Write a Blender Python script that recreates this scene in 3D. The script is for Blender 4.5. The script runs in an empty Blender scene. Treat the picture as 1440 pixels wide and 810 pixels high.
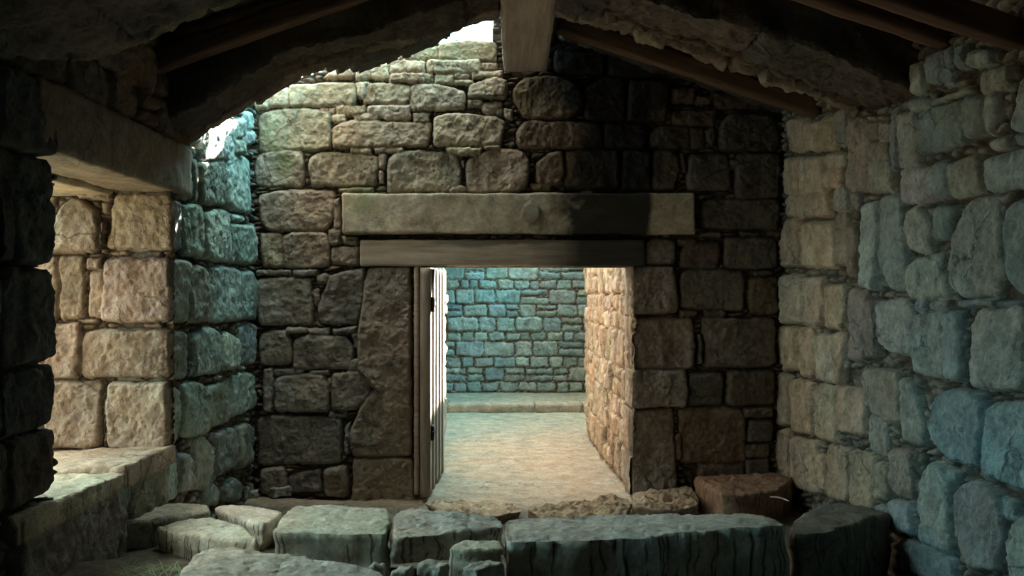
import bpy, bmesh, math, random
import numpy as np
from mathutils import Vector, Matrix, noise as mnoise

C = bpy.context.scene.collection
F, VX, VY, CZ = 1247.0, 690.0, 415.0, 1.5
YB = 6.56            # inner face of the gable wall
XL, XR = -1.737, 2.14  # inner faces of the side walls
rng = np.random.RandomState(7)

# ------------------------------------------------------------------ noise
def _hash(xi, yi, seed):
    with np.errstate(over='ignore'):
        h = xi.astype(np.uint32) * np.uint32(374761393) + yi.astype(np.uint32) * np.uint32(668265263) + np.uint32((seed * 974711 + 1013904223) & 0xffffffff)
        h = (h ^ (h >> np.uint32(13))) * np.uint32(1274126177)
        h = h ^ (h >> np.uint32(16))
        h = (h * np.uint32(2246822519)) ^ (h >> np.uint32(15))
    return h.astype(np.float64) / 4294967295.0

def vnoise(x, y, seed=0):
    xi = np.floor(x); yi = np.floor(y)
    fx = x - xi; fy = y - yi
    fx = fx * fx * fx * (fx * (fx * 6 - 15) + 10); fy = fy * fy * fy * (fy * (fy * 6 - 15) + 10)
    xi = xi.astype(np.int64); yi = yi.astype(np.int64)
    a = _hash(xi, yi, seed); b = _hash(xi + 1, yi, seed)
    c = _hash(xi, yi + 1, seed); d = _hash(xi + 1, yi + 1, seed)
    return (a * (1 - fx) + b * fx) * (1 - fy) + (c * (1 - fx) + d * fx) * fy

def fbm(x, y, seed=0, octv=4, gain=0.5):
    s = 0; a = 1.0; t = 0
    for o in range(octv):
        s = s + a * (vnoise(x, y, seed + o * 31) * 2 - 1); t += a
        ca, sa = math.cos(0.6), math.sin(0.6)
        x, y = (x * ca - y * sa) * 2.03 + 11.3, (x * sa + y * ca) * 2.03 + 5.7
        a *= gain
    return s / t

# ------------------------------------------------------------------ mesh helpers
def mesh_object(name, parts, mat, parent=None, smooth=True):
    """parts: list of dicts V (n,3), Q (m,4), col (n,3), soot (n), moss (n) -> ONE object"""
    Vs, Qs, cols, so, mo = [], [], [], [], []
    b = 0
    for p in parts:
        n = len(p['V'])
        Vs.append(p['V']); Qs.append(p['Q'] + b); b += n
        cols.append(p['col']); so.append(p.get('soot', np.zeros(n))); mo.append(p.get('moss', np.zeros(n)))
    V = np.concatenate(Vs); Q = np.concatenate(Qs); col = np.concatenate(cols); so = np.concatenate(so); mo = np.concatenate(mo)
    me = bpy.data.meshes.new(name)
    me.vertices.add(len(V)); me.vertices.foreach_set('co', V.astype(np.float32).ravel())
    me.loops.add(len(Q) * 4); me.loops.foreach_set('vertex_index', Q.astype(np.int32).ravel())
    me.polygons.add(len(Q)); me.polygons.foreach_set('loop_start', (np.arange(len(Q)) * 4).astype(np.int32))
    me.update(calc_edges=True)
    me.polygons.foreach_set('use_smooth', np.full(len(Q), smooth))
    set_attrs(me, col, so, mo)
    me.materials.append(mat)
    o = bpy.data.objects.new(name, me); C.objects.link(o)
    if parent: o.parent = parent
    return o

def set_attrs(me, col, so, mo):
    n = len(me.vertices)
    a = me.attributes.new('scol', 'FLOAT_COLOR', 'POINT')
    c4 = np.ones((n, 4), np.float32); c4[:, :3] = col
    a.data.foreach_set('color', c4.ravel())
    a = me.attributes.new('soot', 'FLOAT', 'POINT'); a.data.foreach_set('value', np.asarray(so, np.float32))
    a = me.attributes.new('moss', 'FLOAT', 'POINT'); a.data.foreach_set('value', np.asarray(mo, np.float32))

def convex_field(poly, U, V, k):
    """smooth inside distance of a convex polygon"""
    P = np.asarray(poly, float)
    area = 0.5 * np.sum(P[:, 0] * np.roll(P[:, 1], -1) - np.roll(P[:, 0], -1) * P[:, 1])
    if area < 0: P = P[::-1]
    acc = 0
    n = len(P)
    for i in range(n):
        a = P[i]; b = P[(i + 1) % n]
        e = b - a; L = math.hypot(*e)
        if L < 1e-6: continue
        d = ((V - a[1]) * e[0] - (U - a[0]) * e[1]) / L
        acc = acc + np.exp(np.clip(-d / k, -60, 60))
    return -k * np.log(acc)

def field(u0, u1, v0, v1, res, stones, place, keep=None, gap=0.07, fill=(0.10, 0.05), rough=0.010, warp=0.010,
          seed=1, mortar=(0.09, 0.072, 0.055), fillcol=None, skirt=0.0, skirt_levels=1, skirt_amp=0.0,
          sootf=None, mossf=None, edge=0.05, base=None, grow=0.011, bumps=0.014, crack=0.5, snap=False, wfine=0.5):
    """A wall face of dry stone: stones are (polygon uv, colour[, bump]) ; place(u,v,h)->xyz"""
    nu = max(2, int(round((u1 - u0) / res))); nv = max(2, int(round((v1 - v0) / res)))
    us = np.linspace(u0, u1, nu + 1); vs = np.linspace(v0, v1, nv + 1)
    U, V = np.meshgrid(us, vs)
    r = np.random.RandomState(seed)
    Wu = U + warp * fbm(U * 9, V * 9, seed + 5, 3) + warp * wfine * fbm(U * 30, V * 30, seed + 6, 2)
    Wv = V + warp * fbm(U * 9 + 40, V * 9, seed + 7, 3) + warp * wfine * fbm(U * 30 + 9, V * 30, seed + 8, 2)
    D = np.full(U.shape, -0.5); ID = np.full(U.shape, -1, np.int32)
    n = len(stones)
    Rr = np.zeros(n + 1); Bp = np.zeros(n + 1); Tu = np.zeros(n + 1); Tv = np.zeros(n + 1); Cu = np.zeros(n + 1); Cv = np.zeros(n + 1)
    Cl = np.zeros((n + 1, 3)); Cl[n] = mortar
    for i, st in enumerate(stones):
        P = np.asarray(st[0], float)
        lo = P.min(0) - 0.12; hi = P.max(0) + 0.12
        a0, a1 = np.searchsorted(us, [lo[0], hi[0]]); b0, b1 = np.searchsorted(vs, [lo[1], hi[1]])
        sz = (P.max(0) - P.min(0)).min()
        Rr[i] = min(edge, 0.42 * sz); Bp[i] = r.uniform(-bumps, bumps) + (st[2] if len(st) > 2 else 0)
        Tu[i], Tv[i] = r.uniform(-.06, .06, 2); Cu[i], Cv[i] = P.mean(0)
        Cl[i] = np.asarray(st[1]) * r.uniform(.84, 1.16) * r.uniform(.96, 1.04, 3)
        if a1 <= a0 or b1 <= b0: continue
        sl = (slice(b0, b1), slice(a0, a1))
        d = convex_field(P, Wu[sl], Wv[sl], min(0.016, 0.07 * sz)) + min(grow, .16 * sz)
        m = d > D[sl]
        D[sl][m] = d[m]; ID[sl][m] = i
    inside = D > 0.004
    # ---- big stones
    idx = np.where(inside, ID, n)
    t = np.clip((D - 0.004) / np.maximum(Rr[idx], 1e-3), 0, 1)
    prof = np.sqrt(np.clip(1 - (1 - t) ** 3.0, 0, 1))
    off = idx * 3.71
    nz = fbm(U * 6 + off, V * 5 - off, seed + 11, 5, .55)
    rd = 1 - np.abs(fbm(U * 11 + off, V * 11 + off, seed + 13, 3))
    nz2 = fbm(U * 26 + off, V * 26, seed + 12, 4, .6)
    pit = np.clip(vnoise(U * 42 + off, V * 42, seed + 19) - .74, 0, 1) * 4
    h = -gap + prof * (gap + Bp[idx] + np.clip(Tu[idx] * (U - Cu[idx]) + Tv[idx] * (V - Cv[idx]), -.02, .02)) \
        + prof * rough * (1.8 * nz + 0.85 * nz2 + crack * 1.6 * (rd - .8) - 0.5 * pit)
    col = Cl[idx].copy()
    # ---- small fillers in the joints
    out = ~inside
    if out.any() and fill:
        fu, fv = fill
        gu, gv = U[out] / fu + 0.35 * fbm(U[out] * 14, V[out] * 14, seed + 3, 2), V[out] / fv + 0.35 * fbm(U[out] * 14 + 7, V[out] * 14, seed + 4, 2)
        iu = np.floor(gu).astype(np.int64); iv = np.floor(gv).astype(np.int64)
        f1 = np.full(gu.shape, 9.); f2 = np.full(gu.shape, 9.); cid = np.zeros(gu.shape)
        for du in (-1, 0, 1):
            for dv in (-1, 0, 1):
                sx = iu + du + _hash(iu + du, iv + dv, seed + 50); sy = iv + dv + _hash(iu + du, iv + dv, seed + 51)
                dd = np.hypot((gu - sx), (gv - sy))
                hid = _hash(iu + du, iv + dv, seed + 52)
                nearer = dd < f1
                f2 = np.where(nearer, f1, np.minimum(f2, dd)); cid = np.where(nearer, hid, cid); f1 = np.where(nearer, dd, f1)
        df = np.minimum((f2 - f1) * 0.5 * min(fu, fv), -D[out] * 1.0 + 0.002)
        tt = np.clip((df - 0.002) / 0.016, 0, 1)
        pf = np.sqrt(np.clip(1 - (1 - tt) ** 2, 0, 1))
        deep = np.where(cid < 0.22, 0.15, 0.45 + 0.5 * cid)
        hf = -gap + pf * gap * deep + pf * rough * .5 * nz2[out]
        h[out] = hf
        fc = np.asarray(fillcol if fillcol is not None else mortar)
        cc = np.outer(0.75 + 0.5 * cid, fc)
        w = np.clip(tt * 1.5, 0, 1)[:, None]
        col[out] = cc * w + np.asarray(mortar) * (1 - w)
    if base is not None: h = h + base(U, V)
    U0, V0 = U, V
    idg = np.arange(U.size).reshape(U.shape)
    Uc = 0.5 * (U[:-1, :-1] + U[1:, 1:]); Vc = 0.5 * (V[:-1, :-1] + V[1:, 1:])
    K = np.ones(Uc.shape, bool) if keep is None else keep(Uc, Vc, 0.25 * (D[:-1, :-1] + D[1:, 1:] + D[1:, :-1] + D[:-1, 1:]))
    if snap:
        Kp = np.pad(K, 1).astype(int)
        cnt4 = Kp[:-1, :-1] + Kp[1:, :-1] + Kp[:-1, 1:] + Kp[1:, 1:]
        bd = (cnt4 > 0) & (cnt4 < 4)
        gy, gx = np.gradient(D, vs, us)
        g2 = np.maximum(gx * gx + gy * gy, .4)
        h = np.where(bd, -gap * .75, h)
        U = np.where(bd, U - (D - .006) * gx / g2, U); V = np.where(bd, V - (D - .006) * gy / g2, V)
    P = place(U, V, h)
    Vt = np.stack([np.broadcast_to(c, U.shape) for c in P], -1).reshape(-1, 3)
    a = idg[:-1, :-1][K]; b = idg[:-1, 1:][K]; c = idg[1:, 1:][K]; d = idg[1:, :-1][K]
    Q = np.stack([a, b, c, d], -1)
    colf = col.reshape(-1, 3)
    hflat = h.reshape(-1)
    if skirt > 0:
        Kp = np.pad(K, 1)
        A, B, Cc, Dd = idg[:-1, :-1], idg[:-1, 1:], idg[1:, 1:], idg[1:, :-1]
        E = []
        m = K & ~Kp[:-2, 1:-1]; E.append(np.stack([A[m], B[m]], -1))
        m = K & ~Kp[1:-1, 2:]; E.append(np.stack([B[m], Cc[m]], -1))
        m = K & ~Kp[2:, 1:-1]; E.append(np.stack([Cc[m], Dd[m]], -1))
        m = K & ~Kp[1:-1, :-2]; E.append(np.stack([Dd[m], A[m]], -1))
        E = np.concatenate(E)
        bv, inv = np.unique(E, return_inverse=True); inv = inv.reshape(E.shape)
        bu = U.reshape(-1)[bv]; bvv = V.reshape(-1)[bv]; bh = hflat[bv]
        prev = bv[inv]
        allV = [Vt]; allC = [colf]; cnt = len(Vt); qs = [Q]
        for L in range(1, skirt_levels + 1):
            f = L / skirt_levels
            hh = (np.full_like(bh, -gap * .75) if snap else bh) * (1 - f) + (-skirt) * f
            sc_ = bu * 5 + bvv * 5; g_ = min(1., f * 3.)
            wu_ = Wu.reshape(-1)[bv] - U0.reshape(-1)[bv]; wv_ = Wv.reshape(-1)[bv] - V0.reshape(-1)[bv]
            du = skirt_amp * fbm(sc_, hh * 12, seed + 70, 5) + (wu_ * g_ if snap else 0)
            dv = skirt_amp * fbm(sc_ + 50, hh * 12, seed + 71, 5) + (wv_ * g_ if snap else 0)
            pp = place(bu + du, bvv + dv, hh)
            allV.append(np.stack([np.broadcast_to(x, bu.shape) for x in pp], -1)); allC.append(colf[bv])
            cur = cnt + inv; cnt += len(bv)
            qs.append(np.stack([prev[:, 1], prev[:, 0], cur[:, 0], cur[:, 1]], -1)); prev = cur
        Vt = np.concatenate(allV); colf = np.concatenate(allC); Q = np.concatenate(qs)
    # orientation: make the first quad face along +h
    p0 = np.array([np.asarray(x, float).ravel()[0] for x in place(np.array([u0]), np.array([v0]), np.array([0.]))])
    pu = np.array([np.asarray(x, float).ravel()[0] for x in place(np.array([u0 + .01]), np.array([v0]), np.array([0.]))])
    pv = np.array([np.asarray(x, float).ravel()[0] for x in place(np.array([u0]), np.array([v0 + .01]), np.array([0.]))])
    ph = np.array([np.asarray(x, float).ravel()[0] for x in place(np.array([u0]), np.array([v0]), np.array([0.01]))])
    if np.dot(np.cross(pu - p0, pv - p0), ph - p0) < 0: Q = Q[:, ::-1]
    # drop unused vertices
    used = np.zeros(len(Vt), bool); used[Q.ravel()] = True
    remap = np.cumsum(used) - 1
    Vt = Vt[used]; colf = colf[used]; Q = remap[Q]
    part = dict(V=Vt, Q=Q, col=colf)
    part['soot'] = sootf(Vt) if sootf else np.zeros(len(Vt))
    part['moss'] = mossf(Vt) if mossf else np.zeros(len(Vt))
    return part

def box_part(lo, hi, col):
    x0, y0, z0 = lo; x1, y1, z1 = hi
    V = np.array([[x0, y0, z0], [x1, y0, z0], [x1, y1, z0], [x0, y1, z0], [x0, y0, z1], [x1, y0, z1], [x1, y1, z1], [x0, y1, z1]], float)
    Q = np.array([[0, 3, 2, 1], [4, 5, 6, 7], [0, 1, 5, 4], [1, 2, 6, 5], [2, 3, 7, 6], [3, 0, 4, 7]])
    return dict(V=V, Q=Q, col=np.tile(np.asarray(col, float), (8, 1)))

def courses(u0, u1, v0, v1, hmin, hmax, amin, amax, cols, seed, joint=0.012, rects=()):
    """random coursed stones filling a rectangle (uv), skipping those that meet rects"""
    r = random.Random(seed); out = []
    v = v0
    while v < v1 - 0.02:
        hh = r.uniform(hmin, hmax)
        if v + hh > v1: hh = v1 - v
        u = u0 - r.uniform(0, .15)
        while u < u1:
            w = hh * r.uniform(amin, amax)
            j = lambda s=1.0: r.uniform(-.012, .012) * s
            sub = [(v, v + hh)] if (hh < .17 or r.random() < .72) else [(v, v + hh * .52), (v + hh * .55, v + hh)]
            for (a, b) in sub:
                if not any(u + w > q[0] and u < q[2] and b > q[1] and a < q[3] for q in rects):
                    out.append(([(u + joint + j(), a + joint * .6 + j()), (u + w - joint + j(), a + joint * .6 + j()),
                                 (u + w - joint + j(), b - joint * .6 + j()), (u + joint + j(), b - joint * .6 + j())], r.choice(cols)))
            u += w
        v += hh
    return out

def rounded_block(size, seg, rad, amp, seed, freq=6.0, pit=1.0):
    """verts/quads of one rough block centred on the origin"""
    sx, sy, sz = [s / 2 for s in size]
    bm = bmesh.new(); bmesh.ops.create_cube(bm, size=1.0)
    bmesh.ops.subdivide_edges(bm, edges=bm.edges[:], cuts=1, use_grid_fill=True)
    # even grid along each axis
    bm.free()
    nx, ny, nz = [max(2, int(math.ceil(s / seg))) for s in size]
    verts = {}; V = []; Q = []
    def vid(i, j, k):
        key = (i, j, k)
        if key not in verts:
            verts[key] = len(V); V.append((i / nx * 2 - 1, j / ny * 2 - 1, k / nz * 2 - 1))
        return verts[key]
    for i in range(nx):
        for j in range(ny):
            Q.append((vid(i, j, 0), vid(i, j + 1, 0), vid(i + 1, j + 1, 0), vid(i + 1, j, 0)))
            Q.append((vid(i, j, nz), vid(i + 1, j, nz), vid(i + 1, j + 1, nz), vid(i, j + 1, nz)))
    for i in range(nx):
        for k in range(nz):
            Q.append((vid(i, 0, k), vid(i + 1, 0, k), vid(i + 1, 0, k + 1), vid(i, 0, k + 1)))
            Q.append((vid(i, ny, k), vid(i, ny, k + 1), vid(i + 1, ny, k + 1), vid(i + 1, ny, k)))
    for j in range(ny):
        for k in range(nz):
            Q.append((vid(0, j, k), vid(0, j, k + 1), vid(0, j + 1, k + 1), vid(0, j + 1, k)))
            Q.append((vid(nx, j, k), vid(nx, j + 1, k), vid(nx, j + 1, k + 1), vid(nx, j, k + 1)))
    V = np.array(V) * np.array([sx, sy, sz])
    inner = np.array([max(s - rad, 1e-4) for s in (sx, sy, sz)])
    cl = np.clip(V, -inner, inner); dv = V - cl
    ln = np.linalg.norm(dv, axis=1, keepdims=True)
    nrm = np.where(ln > 1e-9, dv / np.maximum(ln, 1e-9), 0)
    V = np.where(ln > 1e-9, cl + nrm * rad, V)
    # outward direction for faces
    for i in range(len(V)):
        p = Vector(V[i]) * freq + Vector((seed * 3.1, seed * 1.7, -seed * 2.3))
        d = mnoise.fractal(p, .8, 2.1, 4, noise_basis='PERLIN_ORIGINAL') * amp
        nn = Vector(nrm[i]) if ln[i] > 1e-9 else Vector(V[i]).normalized()
        q = Vector(V[i]) + nn * d
        V[i] = q
    return V, np.array(Q)

def block_part(center, size, col, seg=.03, rad=.03, amp=.015, seed=0, freq=6., rot=None):
    V, Q = rounded_block(size, seg, rad, amp, seed, freq)
    if rot is not None: V = np.array([rot @ Vector(p) for p in V])
    V = V + np.asarray(center)
    return dict(V=V, Q=Q, col=np.tile(np.asarray(col, float), (len(V), 1)))

# ------------------------------------------------------------------ materials
def N(nt, t, **kw):
    n = nt.nodes.new(t)
    for k, v in kw.items(): setattr(n, k, v)
    return n

def stone_material(name, bump=.55, grain=1.0, rough=.9, streak=False):
    m = bpy.data.materials.new(name); m.use_nodes = True
    nt = m.node_tree; nt.nodes.clear(); L = nt.links.new
    out = N(nt, 'ShaderNodeOutputMaterial'); bs = N(nt, 'ShaderNodeBsdfPrincipled')
    L(bs.outputs[0], out.inputs[0]); bs.inputs['Roughness'].default_value = rough
    bs.inputs['Specular IOR Level'].default_value = .25
    tc = N(nt, 'ShaderNodeTexCoord')
    at = N(nt, 'ShaderNodeAttribute', attribute_name='scol')
    so = N(nt, 'ShaderNodeAttribute', attribute_name='soot'); mo = N(nt, 'ShaderNodeAttribute', attribute_name='moss')
    def noise(scale, det, ro=.6, dist=0.):
        n = N(nt, 'ShaderNodeTexNoise'); n.inputs['Scale'].default_value = scale; n.inputs['Detail'].default_value = det
        n.inputs['Roughness'].default_value = ro; n.inputs['Distortion'].default_value = dist
        L(tc.outputs['Object'], n.inputs['Vector']); return n
    n1 = noise(7, 8, .65, .4); n2 = noise(38, 6, .7, .2); n3 = noise(2.2, 4); n4 = noise(120, 3, .7)
    def ramp(src, a, b, ca, cb):
        r = N(nt, 'ShaderNodeValToRGB'); r.color_ramp.elements[0].position = a; r.color_ramp.elements[1].position = b
        r.color_ramp.elements[0].color = (*ca, 1); r.color_ramp.elements[1].color = (*cb, 1); L(src, r.inputs[0]); return r
    def mix(bt, f, a, b):
        x = N(nt, 'ShaderNodeMix', data_type='RGBA', blend_type=bt)
        if isinstance(f, float): x.inputs[0].default_value = f
        else: L(f, x.inputs[0])
        for s, i in ((a, 6), (b, 7)):
            if isinstance(s, tuple): x.inputs[i].default_value = (*s, 1)
            else: L(s, x.inputs[i])
        return x.outputs[2]
    r1 = ramp(n1.outputs[0], .3, .72, (.62, .58, .55), (1.28, 1.27, 1.22))
    c = mix('MULTIPLY', 1.0, at.outputs['Color'], r1.outputs[0])
    r2 = ramp(n2.outputs[0], .34, .62, (.66, .66, .68), (1.18, 1.17, 1.14))
    c = mix('MULTIPLY', .8 * grain, c, r2.outputs[0])
    r3 = ramp(n3.outputs[0], .35, .7, (1.1, .98, .88), (.92, 1.0, 1.04))
    c = mix('MULTIPLY', .8, c, r3.outputs[0])
    # pale lichen flecks
    n5 = noise(17, 5, .75, .6)
    r5 = ramp(n5.outputs[0], .60, .68, (0, 0, 0), (.55, .55, .55))
    c = mix('MIX', r5.outputs[0], c, mix('MULTIPLY', 1.0, at.outputs['Color'], (1.5, 1.5, 1.38)))
    vw = N(nt, 'ShaderNodeMix', data_type='VECTOR'); vw.inputs[0].default_value = .12
    L(tc.outputs['Object'], vw.inputs[4]); L(n1.outputs['Color'], vw.inputs[5])
    vo = N(nt, 'ShaderNodeTexVoronoi', feature='DISTANCE_TO_EDGE'); vo.inputs['Scale'].default_value = 4.2; L(vw.outputs[1], vo.inputs['Vector'])
    rc = ramp(vo.outputs['Distance'], .0, .022, (.55, .52, .5), (1, 1, 1))
    ck = mix('MIX', ramp(n3.outputs[0], .45, .6, (0, 0, 0), (1, 1, 1)).outputs[0], (1., 1., 1.), rc.outputs[0])
    c = mix('MULTIPLY', 1.0, c, ck)
    # moss
    mm = N(nt, 'ShaderNodeMath', operation='MULTIPLY'); L(mo.outputs['Fac'], mm.inputs[0])
    rm = ramp(n1.outputs[0], .35, .6, (.3, .3, .3), (1, 1, 1)); L(rm.outputs[0], mm.inputs[1])
    c = mix('MIX', mm.outputs[0], c, (.13, .17, .06))
    # soot
    c = mix('MIX', so.outputs['Fac'], c, (.012, .010, .009))
    L(c, bs.inputs['Base Color'])
    add = N(nt, 'ShaderNodeMath', operation='ADD'); L(n1.outputs[0], add.inputs[0])
    m2 = N(nt, 'ShaderNodeMath', operation='MULTIPLY_ADD'); L(n2.outputs[0], m2.inputs[0]); m2.inputs[1].default_value = .55; L(n4.outputs[0], m2.inputs[2])
    m3 = N(nt, 'ShaderNodeMath', operation='MULTIPLY'); L(m2.outputs[0], m3.inputs[0]); m3.inputs[1].default_value = .35
    L(m3.outputs[0], add.inputs[1])
    ad2 = N(nt, 'ShaderNodeMath', operation='MULTIPLY_ADD'); L(ck, ad2.inputs[0]); ad2.inputs[1].default_value = .7; L(add.outputs[0], ad2.inputs[2])
    bp = N(nt, 'ShaderNodeBump'); bp.inputs['Strength'].default_value = bump; bp.inputs['Distance'].default_value = .025
    L(ad2.outputs[0], bp.inputs['Height']); L(bp.outputs[0], bs.inputs['Normal'])
    return m

def wood_material(name, dark, light, axis=0, bump=.5):
    m = bpy.data.materials.new(name); m.use_nodes = True
    nt = m.node_tree; nt.nodes.clear(); L = nt.links.new
    out = N(nt, 'ShaderNodeOutputMaterial'); bs = N(nt, 'ShaderNodeBsdfPrincipled'); L(bs.outputs[0], out.inputs[0])
    bs.inputs['Roughness'].default_value = .8; bs.inputs['Specular IOR Level'].default_value = .25
    tc = N(nt, 'ShaderNodeTexCoord'); mp = N(nt, 'ShaderNodeMapping')
    sc = [22., 22., 22.]; sc[axis] = 1.6; mp.inputs['Scale'].default_value = sc
    L(tc.outputs['Object'], mp.inputs['Vector'])
    n = N(nt, 'ShaderNodeTexNoise'); n.inputs['Scale'].default_value = 1.2; n.inputs['Detail'].default_value = 8; n.inputs['Roughness'].default_value = .65; n.inputs['Distortion'].default_value = .5
    L(mp.outputs[0], n.inputs['Vector'])
    r = N(nt, 'ShaderNodeValToRGB'); r.color_ramp.elements[0].position = .3; r.color_ramp.elements[1].position = .7
    r.color_ramp.elements[0].color = (*dark, 1); r.color_ramp.elements[1].color = (*light, 1)
    L(n.outputs[0], r.inputs[0])
    so = N(nt, 'ShaderNodeAttribute', attribute_name='soot')
    mx = N(nt, 'ShaderNodeMix', data_type='RGBA'); L(so.outputs['Fac'], mx.inputs[0]); L(r.outputs[0], mx.inputs[6]); mx.inputs[7].default_value = (.012, .010, .009, 1)
    L(mx.outputs[2], bs.inputs['Base Color'])
    bp = N(nt, 'ShaderNodeBump'); bp.inputs['Strength'].default_value = bump; bp.inputs['Distance'].default_value = .012
    L(n.outputs[0], bp.inputs['Height']); L(bp.outputs[0], bs.inputs['Normal'])
    return m

def plain_material(name, col, rough=.7, metal=0.):
    m = bpy.data.materials.new(name); m.use_nodes = True
    nt = m.node_tree; b = nt.nodes['Principled BSDF']
    b.inputs['Roughness'].default_value = rough; b.inputs['Metallic'].default_value = metal
    n = N(nt, 'ShaderNodeTexNoise'); n.inputs['Scale'].default_value = 30; n.inputs['Detail'].default_value = 5
    r = N(nt, 'ShaderNodeValToRGB'); r.color_ramp.elements[0].color = (*[c * .6 for c in col], 1); r.color_ramp.elements[1].color = (*[min(1, c * 1.35) for c in col], 1)
    nt.links.new(n.outputs[0], r.inputs[0]); nt.links.new(r.outputs[0], b.inputs['Base Color'])
    return m

M_STONE = stone_material('dry_stone', bump=.8)
M_SLAB = stone_material('worn_slab_stone', bump=.5)
M_EARTH = stone_material('trodden_earth', bump=.6, rough=.97)
M_LINTEL = stone_material('dressed_granite', bump=.3)
M_BEAM = wood_material('old_rafter_wood', (.06, .036, .025), (.18, .105, .07))
M_GREYWOOD = wood_material('grey_weathered_wood', (.29, .23, .18), (.52, .44, .36))
M_DOOR = wood_material('door_wood', (.16, .125, .10), (.36, .30, .245), axis=2)
M_RIDGE = wood_material('ridge_wood', (.30, .225, .185), (.50, .40, .34), axis=0)
M_IRON = plain_material('rusted_iron', (.035, .026, .020), .7, .6)
M_TWIG = plain_material('bare_twig', (.55, .50, .42), .8)
M_GRASS = plain_material('dry_grass', (.20, .27, .15), .9)

BEIGE = (.36, .31, .235); TAN = (.33, .265, .19); BROWN = (.235, .18, .13); GREY = (.27, .245, .21); DGREY = (.20, .185, .16)
BLUE_LIT = (.235, .29, .30); BLUE2_LIT = (.20, .255, .275); TEAL_LIT = (.29, .40, .385); TEAL2_LIT = (.34, .43, .40); WARM = (.36, .275, .195); ROSE = (.37, .30, .255)  # the blues and teals hold cool daylight in the stone colour

def tag(o, label, cat, group=None, kind='thing'):
    o['label'] = label; o['category'] = cat; o['kind'] = kind
    if group: o['group'] = group
    return o

def structure(o):
    o['kind'] = 'structure'; return o

# ------------------------------------------------------------------ picture point -> wall plane
def quad(t):
    if len(t) == 4:
        x0, y0, x1, y1 = t
        return [(x0, y0), (x1, y0), (x1, y1), (x0, y1)]
    return [(t[i], t[i + 1]) for i in range(0, len(t), 2)]

def on_back(t, Y=YB): return [((x - VX) / F * Y, CZ - (y - VY) / F * Y) for x, y in quad(t)]
def on_side(t, X):
    o = []
    for x, y in quad(t):
        Y = F * X / (x - VX); o.append((Y, CZ - (y - VY) / F * Y))
    return o
def on_flat(t, z):
    o = []
    for x, y in quad(t):
        Y = (CZ - z) * F / (y - VY); o.append(((x - VX) / F * Y, Y))
    return o

# ================================================================== BACK WALL
B_LIGHT = [
 (550,63,616,63,616,82,550,82), (616,60,640,55,697,57,697,86,616,83), (503,85,520,80,538,71,549,71,549,86), (501,87,546,87,546,110,501,110),
 (453,108,478,92,495,92,499,104,495,109), (547,84,597,84,597,102,547,102), (600,84,675,83,675,103,600,103), (548,103,596,103,596,116,548,115),
 (597,103,609,103,609,115,597,115), (611,104,637,104,637,118,611,118), (638,102,661,102,661,110,638,110), (663,99,706,99,706,109,663,109),
 (677,88,698,88,698,98,677,98), (638,111,666,111,666,118,638,118),
 (377,126,405,123,405,150,377,150), (406,119,440,115,500,115,500,147,406,149), (500,115,516,114,514,138,502,136), (512,118,530,114,578,120,574,146,510,144),
 (578,119,612,116,654,128,653,152,575,155), (659,120,690,108,712,112,711,138,657,138), (657,140,678,140,678,150,657,150), (679,143,706,141,707,160,690,163,678,158),
 (709,151,721,153,720,167,710,163), (472,148,515,147,513,158,498,163,473,161), (517,148,577,147,576,168,545,167,516,156), (497,160,515,157,537,164,530,169,499,168),
 (466,160,486,160,486,171,468,171), (447,150,471,150,471,158,447,158), (357,139,376,136,376,152,357,152),
 (362,160,400,151,464,153,465,210,363,212), (466,180,487,168,606,172,602,205,468,209), (609,165,630,157,709,166,706,204,610,205),
 (581,158,605,158,600,171,581,171), (492,208,520,208,522,216,493,216), (524,207,567,207,566,214,526,214), (626,207,677,207,675,217,632,217), (680,205,703,205,703,210,680,210),
]
B_MID = [
 (358,220,375,210,424,212,428,240,424,263,358,260), (433,222,445,213,532,218,530,260,436,262), (531,214,543,216,540,236,532,235), (533,238,539,238,539,258,533,258),
 (544,222,560,211,640,213,650,235,648,268,544,270), (656,224,690,208,735,210,747,232,738,268,656,270), (632,262,645,259,655,263,655,270,632,270),
 (362,275,400,265,471,268,468,310,455,325,375,325,364,310), (476,264,525,263,525,270,476,271), (469,282,478,278,479,322,470,325),
 (365,328,396,326,396,378,369,377), (397,330,410,325,458,326,464,345,462,375,398,378), (461,323,480,323,479,343,464,345), (481,332,503,332,503,344,483,343),
 (466,348,504,346,504,373,466,372), (505,343,532,343,532,348,505,348),
 (360,392,400,388,436,389,440,420,438,457,362,457), (463,386,513,378,510,430,503,457,449,455,445,438), (358,380,410,380,410,388,358,388), (412,379,446,379,446,387,412,388),
 (440,408,447,405,450,415,446,432,441,428), (444,388,455,383,463,388,457,397,446,398), (364,470,380,464,402,464,410,485,408,512,364,514),
 (411,480,430,471,488,472,497,495,494,518,412,520), (402,461,430,461,430,469,402,469), (431,463,463,461,463,471,433,471), (466,462,502,459,500,470,470,471),
 (495,470,503,468,503,490,496,490), (489,508,502,505,503,522,490,522),
 (466,525,520,521,523,545,510,572,500,579,465,578), (384,532,400,526,455,527,463,555,461,579,384,579), (369,520,381,518,382,550,380,580,370,578), (384,519,426,518,424,526,384,528), (434,521,462,521,462,527,434,527),
 (458,532,464,532,464,552,458,552), (361,590,380,583,478,588,482,620,478,652,362,655), (461,580,486,580,486,588,461,588), (484,600,491,595,491,640,485,642),
 (365,660,400,657,402,690,366,695), (404,668,450,660,452,692,405,694), (455,660,488,655,488,700,456,698),
]
B_JAMB = [
 (514,375,577,375,578,548,528,550,501,524,500,480,507,430), (528,540,578,540,578,642,495,641,490,606),
 (497,643,579,645,580,720,493,720), 
]
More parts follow.
